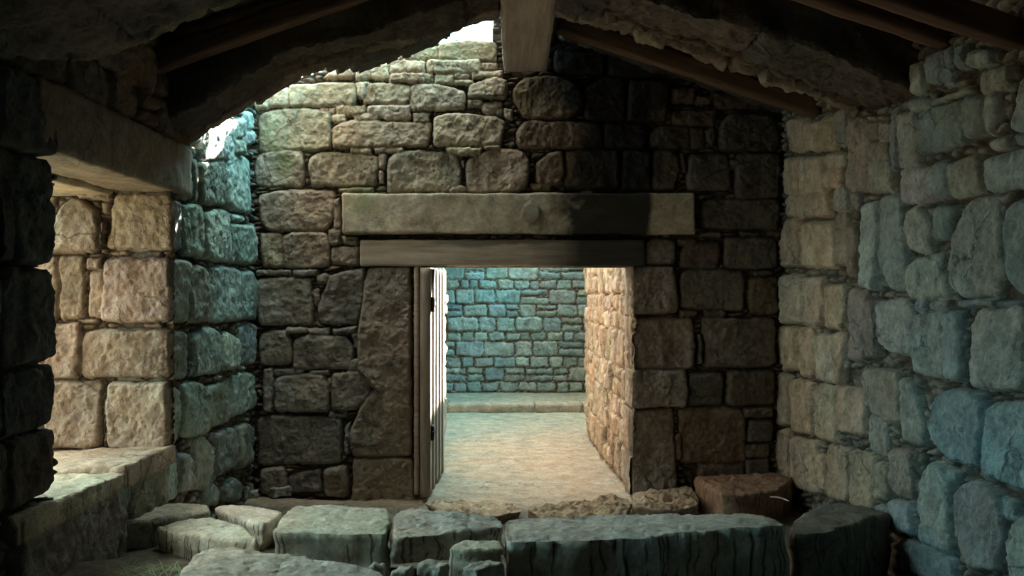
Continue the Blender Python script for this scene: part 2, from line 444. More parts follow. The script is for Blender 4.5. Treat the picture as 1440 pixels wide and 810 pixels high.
B_DARK = [
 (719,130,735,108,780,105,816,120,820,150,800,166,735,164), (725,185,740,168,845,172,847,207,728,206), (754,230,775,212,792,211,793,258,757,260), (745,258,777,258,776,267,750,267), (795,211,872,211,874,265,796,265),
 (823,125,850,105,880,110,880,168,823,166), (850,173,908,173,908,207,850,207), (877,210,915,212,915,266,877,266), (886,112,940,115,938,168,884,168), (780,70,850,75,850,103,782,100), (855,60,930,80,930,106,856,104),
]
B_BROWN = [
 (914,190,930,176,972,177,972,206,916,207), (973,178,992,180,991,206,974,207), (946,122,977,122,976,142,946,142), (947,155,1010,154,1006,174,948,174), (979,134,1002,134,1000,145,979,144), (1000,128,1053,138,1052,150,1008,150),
 (1014,172,1030,159,1085,160,1097,180,1096,210,1014,210), (994,182,1006,176,1009,195,1003,205,995,195), (919,214,940,208,955,222,952,265,919,266), (969,217,1026,216,1028,266,968,267), (956,215,960,214,966,240,962,243),
 (1037,216,1097,214,1098,276,1035,277), (1028,224,1040,223,1040,236,1029,236), (988,280,1097,279,1097,322,988,320), (1021,335,1094,334,1095,376,1020,376), (960,350,985,339,1013,340,1011,376,958,376),
 (908,340,925,335,949,338,950,371,908,371), (953,336,979,336,979,345,953,346), (985,326,1015,326,1015,333,985,333), (1040,326,1070,328,1068,333,1042,333),
 (957,386,970,379,1045,380,1049,400,1046,437,958,434), (1054,392,1096,388,1097,442,1055,440), (885,375,950,375,954,440,885,441), (1063,380,1088,380,1086,387,1064,387), (958,437,981,437,981,445,958,445), (992,437,1021,437,1020,447,992,447),
 (885,447,975,447,979,500,976,519,885,519), (990,448,1092,448,1092,515,991,516), (982,470,988,470,988,513,982,512), (885,521,966,521,967,572,885,573), (969,526,1018,523,1018,570,969,571), (1024,521,1090,521,1090,569,1024,570),
 (885,577,948,577,952,700,885,706), (957,576,1045,575,1052,610,1048,652,960,653), (1047,574,1088,574,1088,588,1047,588), (1053,592,1088,592,1087,622,1053,622), (1050,626,1083,626,1083,645,1050,644), (951,612,959,609,960,648,952,648), (982,655,1048,654,1048,672,984,672), (1050,648,1083,648,1083,668,1050,668),
]
stones = []
rr = random.Random(3)
for t in B_LIGHT: stones.append((on_back(t), rr.choice([(.43, .37, .285), (.42, .37, .28), (.39, .32, .235), (.44, .39, .31)])))
for t in B_MID:
    low = min(q[1] for q in quad(t)) > 376
    stones.append((on_back(t), rr.choice([(.235, .235, .215), (.25, .24, .215), (.215, .225, .215)] if low else [GREY, BEIGE, (.29, .255, .215), ROSE])))  # lower stones tinted cooler and duller, weak room light put into the colour
for t in B_JAMB: stones.append((on_back(t), rr.choice([(.29, .25, .215)]), .012))
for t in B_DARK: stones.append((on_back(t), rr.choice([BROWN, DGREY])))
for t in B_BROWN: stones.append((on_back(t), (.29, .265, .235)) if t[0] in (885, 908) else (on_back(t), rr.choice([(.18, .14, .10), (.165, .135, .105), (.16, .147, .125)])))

DX0, DX1, DZ1 = (583 - VX) / F * YB, (888 - VX) / F * YB, CZ - (374 - VY) / F * YB
def gable_top(u):
    px = VX + u * F / YB
    top = np.interp(px, [340, 360, 376, 377, 405, 406, 452, 453, 500, 501, 548, 549, 615, 630, 692, 697, 900, 1100],
                    [140, 136, 126, 118, 114, 106, 100, 88, 80, 76, 65, 61, 60, 55, 56, -24, 0, 60])  # raised out of view behind the ridge beam to stop stray sun
    return CZ - (top - VY) / F * YB
def back_keep(U, V, D):
    hole = (U > DX0) & (U < DX1 + .006) & (V < DZ1)
    return ~hole & (V < gable_top(U) + .012 * fbm(U * 20, V * 0, 9, 3))
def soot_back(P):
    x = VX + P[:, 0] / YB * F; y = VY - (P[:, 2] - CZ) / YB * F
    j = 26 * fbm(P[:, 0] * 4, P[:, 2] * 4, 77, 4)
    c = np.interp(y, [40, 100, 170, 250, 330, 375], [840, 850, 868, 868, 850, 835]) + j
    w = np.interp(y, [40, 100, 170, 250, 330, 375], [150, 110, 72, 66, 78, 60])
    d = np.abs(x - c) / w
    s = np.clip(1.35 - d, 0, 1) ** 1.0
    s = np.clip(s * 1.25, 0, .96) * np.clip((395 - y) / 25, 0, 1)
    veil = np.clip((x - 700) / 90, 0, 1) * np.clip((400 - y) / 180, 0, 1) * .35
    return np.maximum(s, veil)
def moss_back(P):
    x = VX + P[:, 0] / YB * F; y = VY - (P[:, 2] - CZ) / YB * F
    s = 0
    for cx, cy, rx, ry, a in ((400, 230, 20, 24, .8), (380, 195, 22, 30, .35), (470, 218, 30, 8, .5), (505, 266, 28, 6, .9), (620, 70, 60, 22, .3), (665, 70, 50, 20, .3), (388, 262, 40, 6, .3)):
        s = s + a * np.exp(-((x - cx) / rx) ** 2 - ((y - cy) / ry) ** 2)
    return np.clip(s, 0, .85)

core = (.2, .17, .13)
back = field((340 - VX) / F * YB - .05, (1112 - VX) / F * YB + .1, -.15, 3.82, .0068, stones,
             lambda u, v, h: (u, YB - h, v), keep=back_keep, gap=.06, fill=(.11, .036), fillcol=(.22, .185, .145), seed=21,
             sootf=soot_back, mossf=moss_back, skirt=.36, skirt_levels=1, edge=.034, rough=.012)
parts = [back, box_part((-2.6, YB + .09, -.2), (DX0 - .02, YB + .36, 2.6), core), box_part((DX1 + .02, YB + .09, -.2), (2.9, YB + .36, 2.6), core),
         box_part((-2.6, YB + .09, DZ1 + .03), (2.9, YB + .36, 2.6), core)]
structure(mesh_object('wall_back', parts, M_STONE))

# ================================================================== RIGHT WALL
R_WARM_GLOW = [
 (1099,225,1123,223,1123,272,1099,272), (1124,224,1160,222,1159,271,1124,272), (1106,170,1130,167,1130,211,1107,213), (1147,170,1160,160,1173,165,1172,210,1147,211), (1136,176,1146,174,1146,212,1137,212),
 (1101,276,1135,276,1135,303,1101,303), (1137,276,1165,274,1165,302,1137,303), (1095,312,1103,310,1103,374,1096,374), (1104,309,1123,309,1123,374,1104,374), (1124,314,1147,313,1147,374,1124,374), (1148,313,1172,312,1172,375,1148,375),
 (1097,388,1127,388,1127,454,1097,453), (1128,391,1156,391,1155,456,1129,456), (1157,400,1183,402,1182,465,1157,460), (1093,460,1103,460,1103,512,1094,512), (1104,461,1118,461,1118,519,1104,519), (1119,461,1143,461,1142,529,1119,528), (1144,471,1171,473,1171,537,1144,533), (1172,470,1182,471,1181,540,1172,538),
 (1093,525,1108,530,1108,597,1092,596), (1110,534,1140,540,1139,609,1110,607), (1141,541,1171,545,1171,622,1141,613), (1094,604,1108,604,1108,680,1092,678), (1110,617,1146,622,1146,693,1110,685), (1160,627,1193,632,1192,706,1160,698), (1194,632,1223,642,1222,718,1195,708), (1148,640,1158,642,1157,690,1148,685),
 (1155,219,1180,216,1181,238,1157,240), (1160,240,1183,236,1182,262,1160,263), (1173,544,1213,552,1212,612,1173,604),
]
R_MIX = [
 (1173,158,1189,154,1190,203,1174,203), (1187,168,1214,165,1214,268,1187,270), (1217,201,1245,202,1245,231,1217,231), (1215,232,1252,228,1251,268,1215,270), (1210,176,1228,174,1228,194,1211,194), (1231,174,1245,174,1244,198,1231,198),
 (1173,264,1192,262,1193,296,1174,296), (1195,270,1207,270,1207,293,1195,293), (1173,300,1188,298,1188,319,1173,319), (1174,323,1190,323,1190,373,1174,373), (1192,318,1203,318,1203,390,1192,390),
 (1188,407,1212,411,1212,505,1187,504), (1215,421,1232,422,1232,500,1216,500), (1213,519,1258,523,1262,588,1240,596,1215,570), (1217,584,1237,588,1237,640,1217,632), (1252,632,1285,637,1288,690,1278,704,1252,690), (1225,650,1248,655,1248,705,1226,700),
]
R_BLUE_LIT = [
 (1258,162,1284,158,1285,234,1259,235), (1247,155,1256,152,1257,240,1248,240), (1266,240,1312,236,1312,282,1266,284), (1293,157,1352,143,1353,198,1292,217), (1353,139,1382,136,1384,184,1358,194), (1383,134,1400,130,1402,160,1386,188),
 (1423,120,1445,92,1475,80,1475,188,1414,182), (1371,102,1412,95,1415,125,1371,131), (1305,142,1358,121,1360,131,1307,148), (1276,92,1286,90,1293,110,1290,131,1277,130), (1298,78,1330,66,1335,108,1300,117), (1322,100,1333,88,1338,119,1323,121), (1341,66,1355,63,1355,95,1342,97), (1358,74,1390,71,1388,90,1358,93),
 (1277,140,1303,138,1303,152,1278,156), (1313,230,1328,227,1328,277,1313,278), (1329,232,1366,216,1373,268,1330,277), (1378,226,1440,203,1475,192,1475,255,1381,268), (1383,198,1420,189,1418,207,1385,212), (1424,188,1470,176,1470,192,1426,204),
 (1233,280,1250,272,1263,275,1272,340,1270,408,1247,406,1234,370), (1209,287,1231,285,1232,408,1206,402), (1273,296,1290,287,1305,318,1303,355,1281,355,1271,330), (1316,290,1340,292,1334,335,1309,337), (1273,384,1290,363,1327,358,1331,418,1276,420),
 (1358,281,1397,276,1401,330,1399,414,1342,415,1333,398,1336,350), (1412,288,1440,276,1478,268,1478,424,1420,411,1405,390,1403,330), (1233,425,1268,421,1279,440,1275,499,1250,496,1234,478), (1281,444,1321,439,1322,529,1278,521), (1324,439,1345,441,1352,518,1345,538,1324,530),
 (1363,438,1430,433,1435,530,1425,549,1361,544), (1440,434,1480,430,1480,566,1442,552), (1263,532,1306,542,1306,562,1299,600,1310,630,1267,621), (1316,554,1340,547,1381,562,1379,658,1330,644,1307,602), (1384,572,1440,562,1478,562,1478,714,1440,695,1384,671),
 (1292,664,1312,650,1334,667,1337,768,1320,774,1291,740,1284,718), (1343,692,1365,677,1399,692,1411,740,1404,800,1362,800,1342,752), (1418,748,1440,722,1480,730,1480,850,1420,850), (1401,700,1420,706,1432,728,1420,738,1403,722), (1318,655,1342,664,1342,676,1322,676),
 (1284,422,1300,421,1300,436,1284,438), (1304,424,1325,423,1325,434,1304,436), (1345,421,1370,420,1370,431,1345,432), (1372,421,1394,420,1394,430,1372,431), (1398,422,1432,424,1431,431,1398,431),
 (1250,704,1278,710,1284,752,1256,744), (1228,712,1248,716,1250,744,1230,738), (1312,705,1335,780,1290,760,1288,745), (1262,760,1300,768,1335,790,1340,830,1270,800),
]
rstones = []
for t in R_WARM_GLOW: rstones.append((on_side(t, XR), rr.choice([(.43, .345, .27), (.40, .33, .26), (.42, .365, .295)])))  # warm glow near the corner brightened into the stone colour
for t in R_MIX: rstones.append((on_side(t, XR), rr.choice([(.27, .24, .205), (.26, .26, .24), (.24, .215, .185)])))
for t in R_BLUE_LIT: rstones.append((on_side(t, XR), rr.choice([(.28, .335, .345), (.235, .295, .315), (.31, .335, .33), (.275, .345, .36), (.325, .345, .325)])))  # cool window light tinted into the stone colour
Yfar = F * XR / (1475 - VX)
rauto = courses(1.75, Yfar - .03, -.1, 3.0, .22, .4, .6, 1.3, [BLUE_LIT, BLUE2_LIT, (.22, .26, .265)], 15) + courses(-1.6, 1.74, -.1, 3.0, .22, .4, .6, 1.3, [(.09, .095, .095), (.075, .08, .085)], 14)  # stretch nearest the camera coloured dark to hold down bounce light
rw1 = field(Yfar - .02, YB + .06, -.1, 2.98, .0085, rstones, lambda u, v, h: (XR - h, u, v), gap=.06, fill=(.13, .045), fillcol=(.225, .225, .205), seed=33, edge=.035, grow=.017, rough=.013)
rw2 = field(-1.6, Yfar - .02, -.1, 2.98, .02, rauto, lambda u, v, h: (XR - h, u, v), gap=.06, fill=(.1, .06), fillcol=(.2, .2, .19), seed=34)
structure(mesh_object('wall_right', [rw1, rw2, box_part((XR + .1, -1.6, -.2), (XR + .6, YB + .1, 3.0), core)], M_STONE))

# ================================================================== LEFT WALL with the window opening
WY0, WY1, WZ0, WZ1 = 3.56, 4.81, .67, 2.065
L_TEAL_LIT = [
 (262,206,273,205,273,280,263,278), (275,225,282,224,282,286,276,284), (283,230,320,224,320,288,284,287), (285,180,331,168,331,226,285,224), (320,222,345,218,356,222,355,300,322,292), (330,198,345,197,345,216,330,217), (341,187,357,184,357,202,342,203), (332,172,346,166,346,192,333,194),
 (268,178,282,172,282,202,270,202), (349,160,358,158,358,182,349,182),
 (237,285,246,278,258,290,257,352,235,351), (262,290,288,288,288,362,262,355), (291,300,310,292,326,298,326,367,291,364), (328,316,357,318,357,371,328,368), (329,303,345,303,345,312,329,312), 
 (235,366,266,368,266,452,235,452), (269,378,285,372,293,380,293,451,269,451), (298,380,315,372,338,380,341,450,298,451), (342,382,355,381,361,400,361,447,342,447),
 (232,468,250,462,268,470,269,530,231,533), (273,475,300,459,315,470,314,524,275,527), (316,475,325,466,340,478,340,517,316,520), (342,462,352,453,362,458,361,510,342,512),
 (230,548,240,540,260,550,258,622,230,626), (262,540,275,536,293,548,292,608,262,614), (297,545,330,532,331,590,297,602), (332,530,345,523,364,528,362,572,332,585), 
 (226,640,240,631,253,640,253,700,224,702), (255,640,262,636,275,645,274,686,256,690), (277,616,290,611,300,630,303,684,277,687), (308,612,325,601,335,605,333,655,308,670), (337,602,350,595,360,602,359,650,337,660), (292,690,304,680,313,690,312,707,293,707), (316,685,330,671,341,680,340,703,317,703),
]
lst = [(on_side(t, XL), rr.choice([TEAL_LIT, TEAL2_LIT, BLUE_LIT, (.25, .30, .275)])) for t in L_TEAL_LIT]  # teal light from the roof gap painted into the stone colour
# near pier and the wall beyond it (towards the camera)
pier = []
prow = [(-.1, .42), (.43, .70), (.72, .965), (.985, 1.225), (1.245, 1.60), (1.625, 2.03), (2.05, 2.33), (2.35, 2.62), (2.64, 2.95)]
PD = (.10, .11, .11)  # pier stones coloured dark for the unlit side and less bounce
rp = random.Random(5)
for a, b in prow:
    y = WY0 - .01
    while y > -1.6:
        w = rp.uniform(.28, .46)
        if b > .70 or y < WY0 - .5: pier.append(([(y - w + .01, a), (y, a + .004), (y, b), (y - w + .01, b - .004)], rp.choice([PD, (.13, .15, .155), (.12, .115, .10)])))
        y -= w
sill_face = [([(3.30, .10), (4.155, .14), (4.155, .655), (3.30, .66)], (.26, .265, .235), .012), ([(4.30, .12), (4.78, .10), (4.78, .655), (4.30, .655)], (.27, .275, .24)),
             ([(4.17, .45), (4.285, .47), (4.285, .60), (4.18, .62)], TEAL_LIT), ([(4.17, .25), (4.285, .22), (4.285, .44), (4.175, .43)], BLUE_LIT)]
above = courses(3.2, 5.05, 2.36, 2.98, .16, .26, 1.2, 2.2, [DGREY, BROWN], 8)
def edge_y(V):
    k = np.full(V.shape, WY0)
    for (a, b), o in zip(prow, (0, 0, .025, .0, -.01, .03, .0, 0, 0)):
        m = (V > a - .012) & (V < b + .012)
        mid = (a + b) / 2; hw = (b - a) / 2 + .012
        k = np.where(m, WY0 + o - .10 * np.clip((np.abs(V - mid) - hw + .035) / .035, 0, 1) ** 1.5, k)
    return k + .010 * fbm(V * 12, V * 0 + 3, 5, 3)
def left_keep(U, V, D):
    hole = (U > edge_y(V)) & (U < WY1 + .03) & (V > WZ0 - .035) & (V < WZ1 + .27)
    return ~hole
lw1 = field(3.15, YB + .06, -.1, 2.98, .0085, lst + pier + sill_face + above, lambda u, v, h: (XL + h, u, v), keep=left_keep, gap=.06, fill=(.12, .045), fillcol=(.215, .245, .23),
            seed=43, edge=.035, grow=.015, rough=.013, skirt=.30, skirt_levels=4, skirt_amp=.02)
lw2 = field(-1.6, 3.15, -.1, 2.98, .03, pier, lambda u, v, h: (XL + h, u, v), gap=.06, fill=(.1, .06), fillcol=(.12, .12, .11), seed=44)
REV = [(86,282,110,276,134,293,139,354,60,356), (157,272,239,273,239,350,146,350,150,320), (104,269,154,269,154,279,112,279), (138,283,151,282,150,298,141,298), (140,312,145,312,145,349,140,349),
       (82,360,113,360,116,448,84,448), (146,364,239,363,239,452,140,452), (123,384,143,381,142,448,124,446), (121,364,143,364,143,379,121,378), (60,455,111,456,110,532,62,532), (114,470,130,464,238,466,238,531,113,531),
       (60,538,141,538,141,631,62,631), (150,540,238,538,238,633,150,632), (145,538,148,540,148,630,144,630), (20,362,80,362,80,450,20,450), (10,456,58,456,58,534,10,534), (10,282,56,282,56,354,10,354)]
rev_st = [(on_back(t, WY1), rr.choice([(.32, .27, .225), (.30, .255, .205), (.335, .285, .24)])) for t in REV]
lw3 = field(-2.55, XL + .006, WZ0 - .05, WZ1 + .02, .007, rev_st, lambda u, v, h: (u, WY1 - h, v), gap=.05, fill=(.09, .045), fillcol=(.30, .25, .2), seed=45, rough=.011, edge=.03)
# sill bed of the opening (faces up)
sill = field(-2.5, XL + .02, 3.2, WY1 + .02, .015, [([(-2.4, 3.2), (XL + .02, 3.2), (XL + .02, 4.16), (-2.4, 4.16)], (.33, .29, .23)), ([(-2.5, 4.19), (XL + .02, 4.19), (XL + .02, 4.85), (-2.5, 4.85)], (.34, .26, .19))],
             lambda u, v, h: (u, v, WZ0 + h), gap=.02, fill=(.1, .06), fillcol=(.3, .24, .18), skirt=.08, seed=46, rough=.008, edge=.02, bumps=.004)
pier_core = [box_part((XL - .72, -1.6, -.2), (XL - .095, 3.40, 2.98), core), box_part((XL - .72, 3.3, -.2), (XL - .1, 4.9, WZ0 - .05), core),
             box_part((XL - .72, WY1 + .09, -.2), (XL - .1, YB + .36, 2.98), core), box_part((XL - .72, 3.2, 2.36), (XL - .1, 5.1, 2.98), core)]
structure(mesh_object('wall_left', [lw1, lw2, lw3, sill] + pier_core, M_STONE))

# window lintels
p = block_part((-1.885, 4.27, 2.21), (.32, 1.74, .285), (.27, .245, .205), seg=.03, rad=.02, amp=.012, seed=4)
tag(mesh_object('stone_window_lintel', [p], M_LINTEL), 'long dark stone lintel bridging the window opening in the side wall', 'lintel')
p = block_part((-2.25, 4.25, 2.185), (.38, 1.6, .285), (.50, .455, .36), seg=.03, rad=.015, amp=.008, seed=9)
tag(mesh_object('stone_window_lintel', [p], M_LINTEL), 'pale cream inner lintel over the outer half of the window opening', 'lintel')

# ================================================================== DOOR LINTELS
def dressed_block(name, lo, hi, col, seed, amp, sootf, mossf, mat, seg=.014, rad=.012, parent=None):
    c = [(a + b) / 2 for a, b in zip(lo, hi)]; s = [b - a for a, b in zip(lo, hi)]
    q = block_part(c, s, col, seg=seg, rad=rad, amp=amp, seed=seed, freq=5.)
    q['soot'] = sootf(q['V']); q['moss'] = mossf(q['V'])
    return mesh_object(name, [q], mat, parent)
def bx(px): return (px - VX) / F * (YB - .02)
def bz(py): return CZ - (py - VY) / F * (YB - .02)
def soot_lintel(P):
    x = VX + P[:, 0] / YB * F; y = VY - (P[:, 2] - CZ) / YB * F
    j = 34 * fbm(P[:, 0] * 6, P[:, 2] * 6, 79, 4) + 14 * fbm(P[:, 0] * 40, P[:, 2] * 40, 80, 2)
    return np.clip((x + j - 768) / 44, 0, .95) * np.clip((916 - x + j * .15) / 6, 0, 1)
def moss_lintel(P):
    x = VX + P[:, 0] / YB * F; y = VY - (P[:, 2] - CZ) / YB * F
    return np.clip(.7 * np.exp(-((x - 512) / 22) ** 2 - ((y - 286) / 22) ** 2) + .45 * np.exp(-((x - 640) / 40) ** 2 - ((y - 282) / 14) ** 2), 0, .8)
lin = dressed_block('stone_door_lintel', (bx(482), YB - .045, bz(329)), (bx(976), YB + .35, bz(272)), (.44, .395, .32), 5, .007, soot_lintel, moss_lintel, M_LINTEL)
tag(lin, 'long pale dressed stone lintel with a round boss above the doorway', 'lintel')
bm = bmesh.new()
bmesh.ops.create_cone(bm, cap_ends=True, segments=40, radius1=.071, radius2=.065, depth=.05)
bmesh.ops.bevel(bm, geom=[e for e in bm.edges if e.calc_face_angle(0) > .6], offset=.006, segments=2, affect='EDGES')
bmesh.ops.rotate(bm, verts=bm.verts, matrix=Matrix.Rotation(math.radians(90), 3, 'X'))
bmesh.ops.translate(bm, verts=bm.verts, vec=(bx(746), YB - .048, bz(301)))
me = bpy.data.meshes.new('boss'); bm.to_mesh(me); bm.free()
set_attrs(me, np.tile((.30, .265, .22), (len(me.vertices), 1)), np.zeros(len(me.vertices)), np.zeros(len(me.vertices)))
me.materials.append(M_LINTEL); o = bpy.data.objects.new('boss', me); C.objects.link(o); o.parent = lin

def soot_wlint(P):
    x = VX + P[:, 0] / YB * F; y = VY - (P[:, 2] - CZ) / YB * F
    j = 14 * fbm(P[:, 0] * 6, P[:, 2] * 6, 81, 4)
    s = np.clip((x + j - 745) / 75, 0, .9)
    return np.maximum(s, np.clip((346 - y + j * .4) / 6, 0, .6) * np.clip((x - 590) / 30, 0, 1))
nomoss = lambda P: np.zeros(len(P))
wl = dressed_block('wooden_door_lintel', (bx(506), YB - .018, bz(374)), (bx(908), YB + .35, bz(337)), (.3, .25, .2), 8, .005, soot_wlint, nomoss, M_GREYWOOD)
tag(wl, 'smoke-blackened wooden lintel spanning the top of the doorway under the stone one', 'lintel')

# ================================================================== DOOR
door = bpy.data.objects.new('door_1', None); C.objects.link(door); door.location = (-.47, YB + .02, 0)
door['kind'] = 'structure'; door['label'] = 'weathered plank door standing open into the sunlit passage'; door['category'] = 'door'
def child(o, par):
    o.parent = par; o.matrix_parent_inverse = par.matrix_world.inverted() if False else Matrix.Translation(-Vector(par.location)); return o
def wpart(name, lo, hi, seed, mat, amp=.002, seg=.03, rad=.006):
    c = [(a + b) / 2 for a, b in zip(lo, hi)]; s = [b - a for a, b in zip(lo, hi)]
    return mesh_object(name, [block_part(c, s, (.3, .25, .2), seg=seg, rad=rad, amp=amp, seed=seed)], mat)
child(wpart('frame_post', (DX0 - .005, YB - .005, .02), (DX0 + .035, YB + .16, DZ1 + .01), 2, M_GREYWOOD), door)
planks = []
y = YB - .07
LX = -.445
for i, w in enumerate((.06, .20, .19, .21, .19, .18)):
    t = .075 if i == 0 else .05
    xs = LX + .065 * (y - YB) / 1.0
    planks.append(block_part((xs - t / 2 + (.008 if i == 0 else 0), y + w / 2, .86), (t, w - .0008, 1.68), (.3, .25, .2), seg=.05, rad=.003, amp=.0015, seed=20 + i))
    y += w
child(mesh_object('door_leaf', planks, M_DOOR), door)
for zc in (1.43, .48):
    q = [block_part((LX + .012, YB + .03, zc), (.03, .10, .11), (.03, .03, .03), seg=.02, rad=.008, amp=.004, seed=int(zc * 10)),
         block_part((LX + .02, YB + .07, zc), (.02, .24, .035), (.03, .03, .03), seg=.02, rad=.006, amp=.002, seed=3)]
    child(mesh_object('hinge', q, M_IRON), door)

# ================================================================== PASSAGE AND YARD BEYOND
YP = 9.84; YF = 13.25
PW = [(.40, .33, .265), (.38, .315, .26), (.37, .30, .235), (.42, .365, .31)]
pst = courses(YB, YP, 0, 2.5, .22, .40, .45, 1.0, PW, 50)
PX = DX1 - .01
prw = field(YB - .012, YP, -.05, 2.45, .014, pst, lambda u, v, h: (PX + .008 + .015 * np.sin((u - YB) * 2.2) - h, u, v), gap=.04, fill=(.09, .05), fillcol=(.36, .29, .21), seed=51, rough=.013, edge=.03, keep=lambda U, V, D: (U > YB + .40) | (V < DZ1))
structure(mesh_object('wall_passage_right', [prw, box_part((PX + .12, YB + .38, -.1), (PX + .55, YP - .02, 2.35), core)], M_STONE))
plst = courses(YB + .3, YP, 0, 2.4, .22, .38, .7, 1.4, PW, 52)
plw = field(YB + .62, YP, -.05, 2.4, .02, plst, lambda u, v, h: (-.52 + .03 * (u - YB) / 3.3 + h, u, v), gap=.04, fill=(.07, .05), fillcol=(.36, .29, .21), seed=53, skirt=.5)
structure(mesh_object('wall_passage_left', [plw, box_part((-1.1, YB + .65, -.1), (-.6, YP - .02, 2.35), core)], M_STONE))
fst = courses(-3.2, 1.7, .05, 3.2, .11, .25, 1.0, 2.1, [(.155, .255, .285), (.185, .285, .30), (.19, .265, .28), (.21, .30, .30), (.165, .25, .28)], 60, joint=.007)  # blue skylight tinted into the far wall stones
fw = field(-3.2, 1.7, .02, 3.2, .014, fst, lambda u, v, h: (u, YF - h, v), gap=.045, fill=(.08, .04), fillcol=(.20, .27, .255), seed=61, edge=.03, warp=.014, rough=.011, grow=.0)
structure(mesh_object('wall_far', [fw, box_part((-3.2, YF + .05, 0), (1.7, YF + .5, 3.2), core)], M_STONE))
yst = courses(YP, YF, 0, 3.1, .15, .3, 1.0, 1.9, [BLUE_LIT, TEAL_LIT, BLUE2_LIT], 62)
yw = field(YP - .1, YF, -.05, 3.0, .03, yst, lambda u, v, h: (1.58 - h, u, v), gap=.04, fill=(.08, .05), fillcol=(.2, .24, .24), seed=63)
structure(mesh_object('wall_yard_right', [yw, box_part((1.65, YP - .1, -.1), (2.1, YF + .4, 2.9), core)], M_STONE))
q = field(-3.2, .1, YP - 2.6, YF + .05, .05, courses(-3.2, .1, YP - 2.6, YF, .4, .5, 1, 2, [BROWN, DGREY], 64), lambda u, v, h: (u, v, 2.5 - h), gap=.03, seed=65, skirt=.15)
structure(mesh_object('ceiling_passage', [q], M_STONE))
yl = field(YP, YF, -.05, 2.6, .04, courses(YP, YF, 0, 2.6, .2, .3, 1, 2, [TEAL_LIT, BLUE_LIT], 66), lambda u, v, h: (-3.1 + h, u, v), gap=.04, seed=67)
structure(mesh_object('wall_yard_left', [yl], M_STONE))
# raised kerb stones of the far terrace
kx = -3.0
ks = []
for i, w in enumerate((1.3, 1.12, 1.15, .62, .55)):
    o = mesh_object('kerb_stone', [block_part((kx + w / 2, 11.62, .03), (w - .02, .34, .12), (.23, .225, .19), seg=.03, rad=.02, amp=.012, seed=70 + i)], M_SLAB)
    tag(o, 'low kerb stone edging the raised strip before the far wall', 'kerb stone', 'kerb stones of the far terrace')
    kx += w

# ================================================================== FLOOR
def floor_z(X, Y):
    left = np.clip((-.35 - X) / 1.0, 0, 1); left = left * left * (3 - 2 * left)
    front = np.clip((4.75 - Y) / .35, 0, 1); front = front * front * (3 - 2 * front)
    z = front * (.10 + .20 * left + .09 * np.clip((-1.15 - X) / .5, 0, 1) * np.clip((4.1 - Y) / .4, 0, 1) + .05 * np.exp(-((X + .3) / .5) ** 2))
    z = z + .055 * np.clip((Y - 11.6) / .2, 0, 1)
    z = z + .03 * np.clip((XL + .5 - X) / .5, 0, 1) * (Y > 4.75) * (Y < 6.6)
    return z
fl_parts = []
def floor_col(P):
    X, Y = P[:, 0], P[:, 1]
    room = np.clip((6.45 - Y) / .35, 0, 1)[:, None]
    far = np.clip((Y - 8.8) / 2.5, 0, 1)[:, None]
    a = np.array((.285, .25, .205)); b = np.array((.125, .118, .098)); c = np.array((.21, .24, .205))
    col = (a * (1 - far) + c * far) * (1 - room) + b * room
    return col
for (x0, x1, y0, y1, rs) in ((-1.9, 2.3, 3.0, 7.2, .014), (-1.9, 2.3, -1.6, 3.0, .08), (-3.2, 1.7, 7.2, 13.4, .03)):
    q = field(x0, x1, y0, y1, rs, [], lambda u, v, h: (u, v, h), gap=0, fill=None, seed=81,
              base=lambda U, V: floor_z(U, V) + .016 * fbm(U * 3, V * 3, 82, 4) + .010 * fbm(U * 14, V * 14, 83, 4) * np.clip((7.4 - V), .25, 1) - .02)
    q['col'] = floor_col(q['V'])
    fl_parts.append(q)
structure(mesh_object('floor', fl_parts, M_EARTH))
# sunlit ground outside the window
q = field(-30, -2.4, -25, 30, .8, [], lambda u, v, h: (u, v, h + .25), gap=0, fill=None, seed=84, base=lambda U, V: .1 * fbm(U, V, 85, 3))
q['col'] = np.tile((.24, .19, .13), (len(q['V']), 1))
q2 = field(2.8, 30, -25, 30, .8, [], lambda u, v, h: (u, v, h + .0), gap=0, fill=None, seed=86, base=lambda U, V: .1 * fbm(U, V, 87, 3))
q2['col'] = np.tile((.30, .27, .18), (len(q2['V']), 1))
structure(mesh_object('ground', [q, q2], M_EARTH))

# ================================================================== FLOOR SLABS
def slab(name, px, z, thick, col, seed, label, cat='slab', group=None, rough=.007, edge=.016, tilt=(0, 0), moss=None, world=None):
    P = world if world else on_flat(px, z)
    A = np.array(P)
    lo = A.min(0) - .03; hi = A.max(0) + .03
    cx, cy = A.mean(0)
    q = field(lo[0], hi[0], lo[1], hi[1], .009, [(P, col)], lambda u, v, h: (u, v, z + h + tilt[0] * (u - cx) + tilt[1] * (v - cy)), keep=lambda U, V, D: D > .008,
              gap=.016, fill=None, seed=seed, rough=rough, warp=.02, grow=.007, snap=True, wfine=.12, edge=edge, bumps=.0, skirt=thick, skirt_levels=9, skirt_amp=.028, crack=.9)
    if moss: q['moss'] = moss(q['V'])
    o = mesh_object(name, [q], M_SLAB)
    bm = bmesh.new(); bm.from_mesh(o.data)
    bmesh.ops.remove_doubles(bm, verts=bm.verts, dist=.0048)
    bmesh.ops.recalc_face_normals(bm, faces=bm.faces)
    up = sum(f.normal.z * f.calc_area() for f in bm.faces)
    if up < 0: bmesh.ops.reverse_faces(bm, faces=bm.faces)
    for f in bm.faces: f.smooth = True
    bm.to_mesh(o.data); bm.free()
    return tag(o, label, cat, group)
SC = (.50, .49, .425); SD = (.42, .41, .37)
ROW = 'paving slabs of the raised stone step'
slab('stone_slab', (152,737,172,716,239,704,291,706,294,716,205,737), .40, .16, SC, 101, 'flat slab in the corner beside the sill wall, cracked along its front edge', group=ROW)
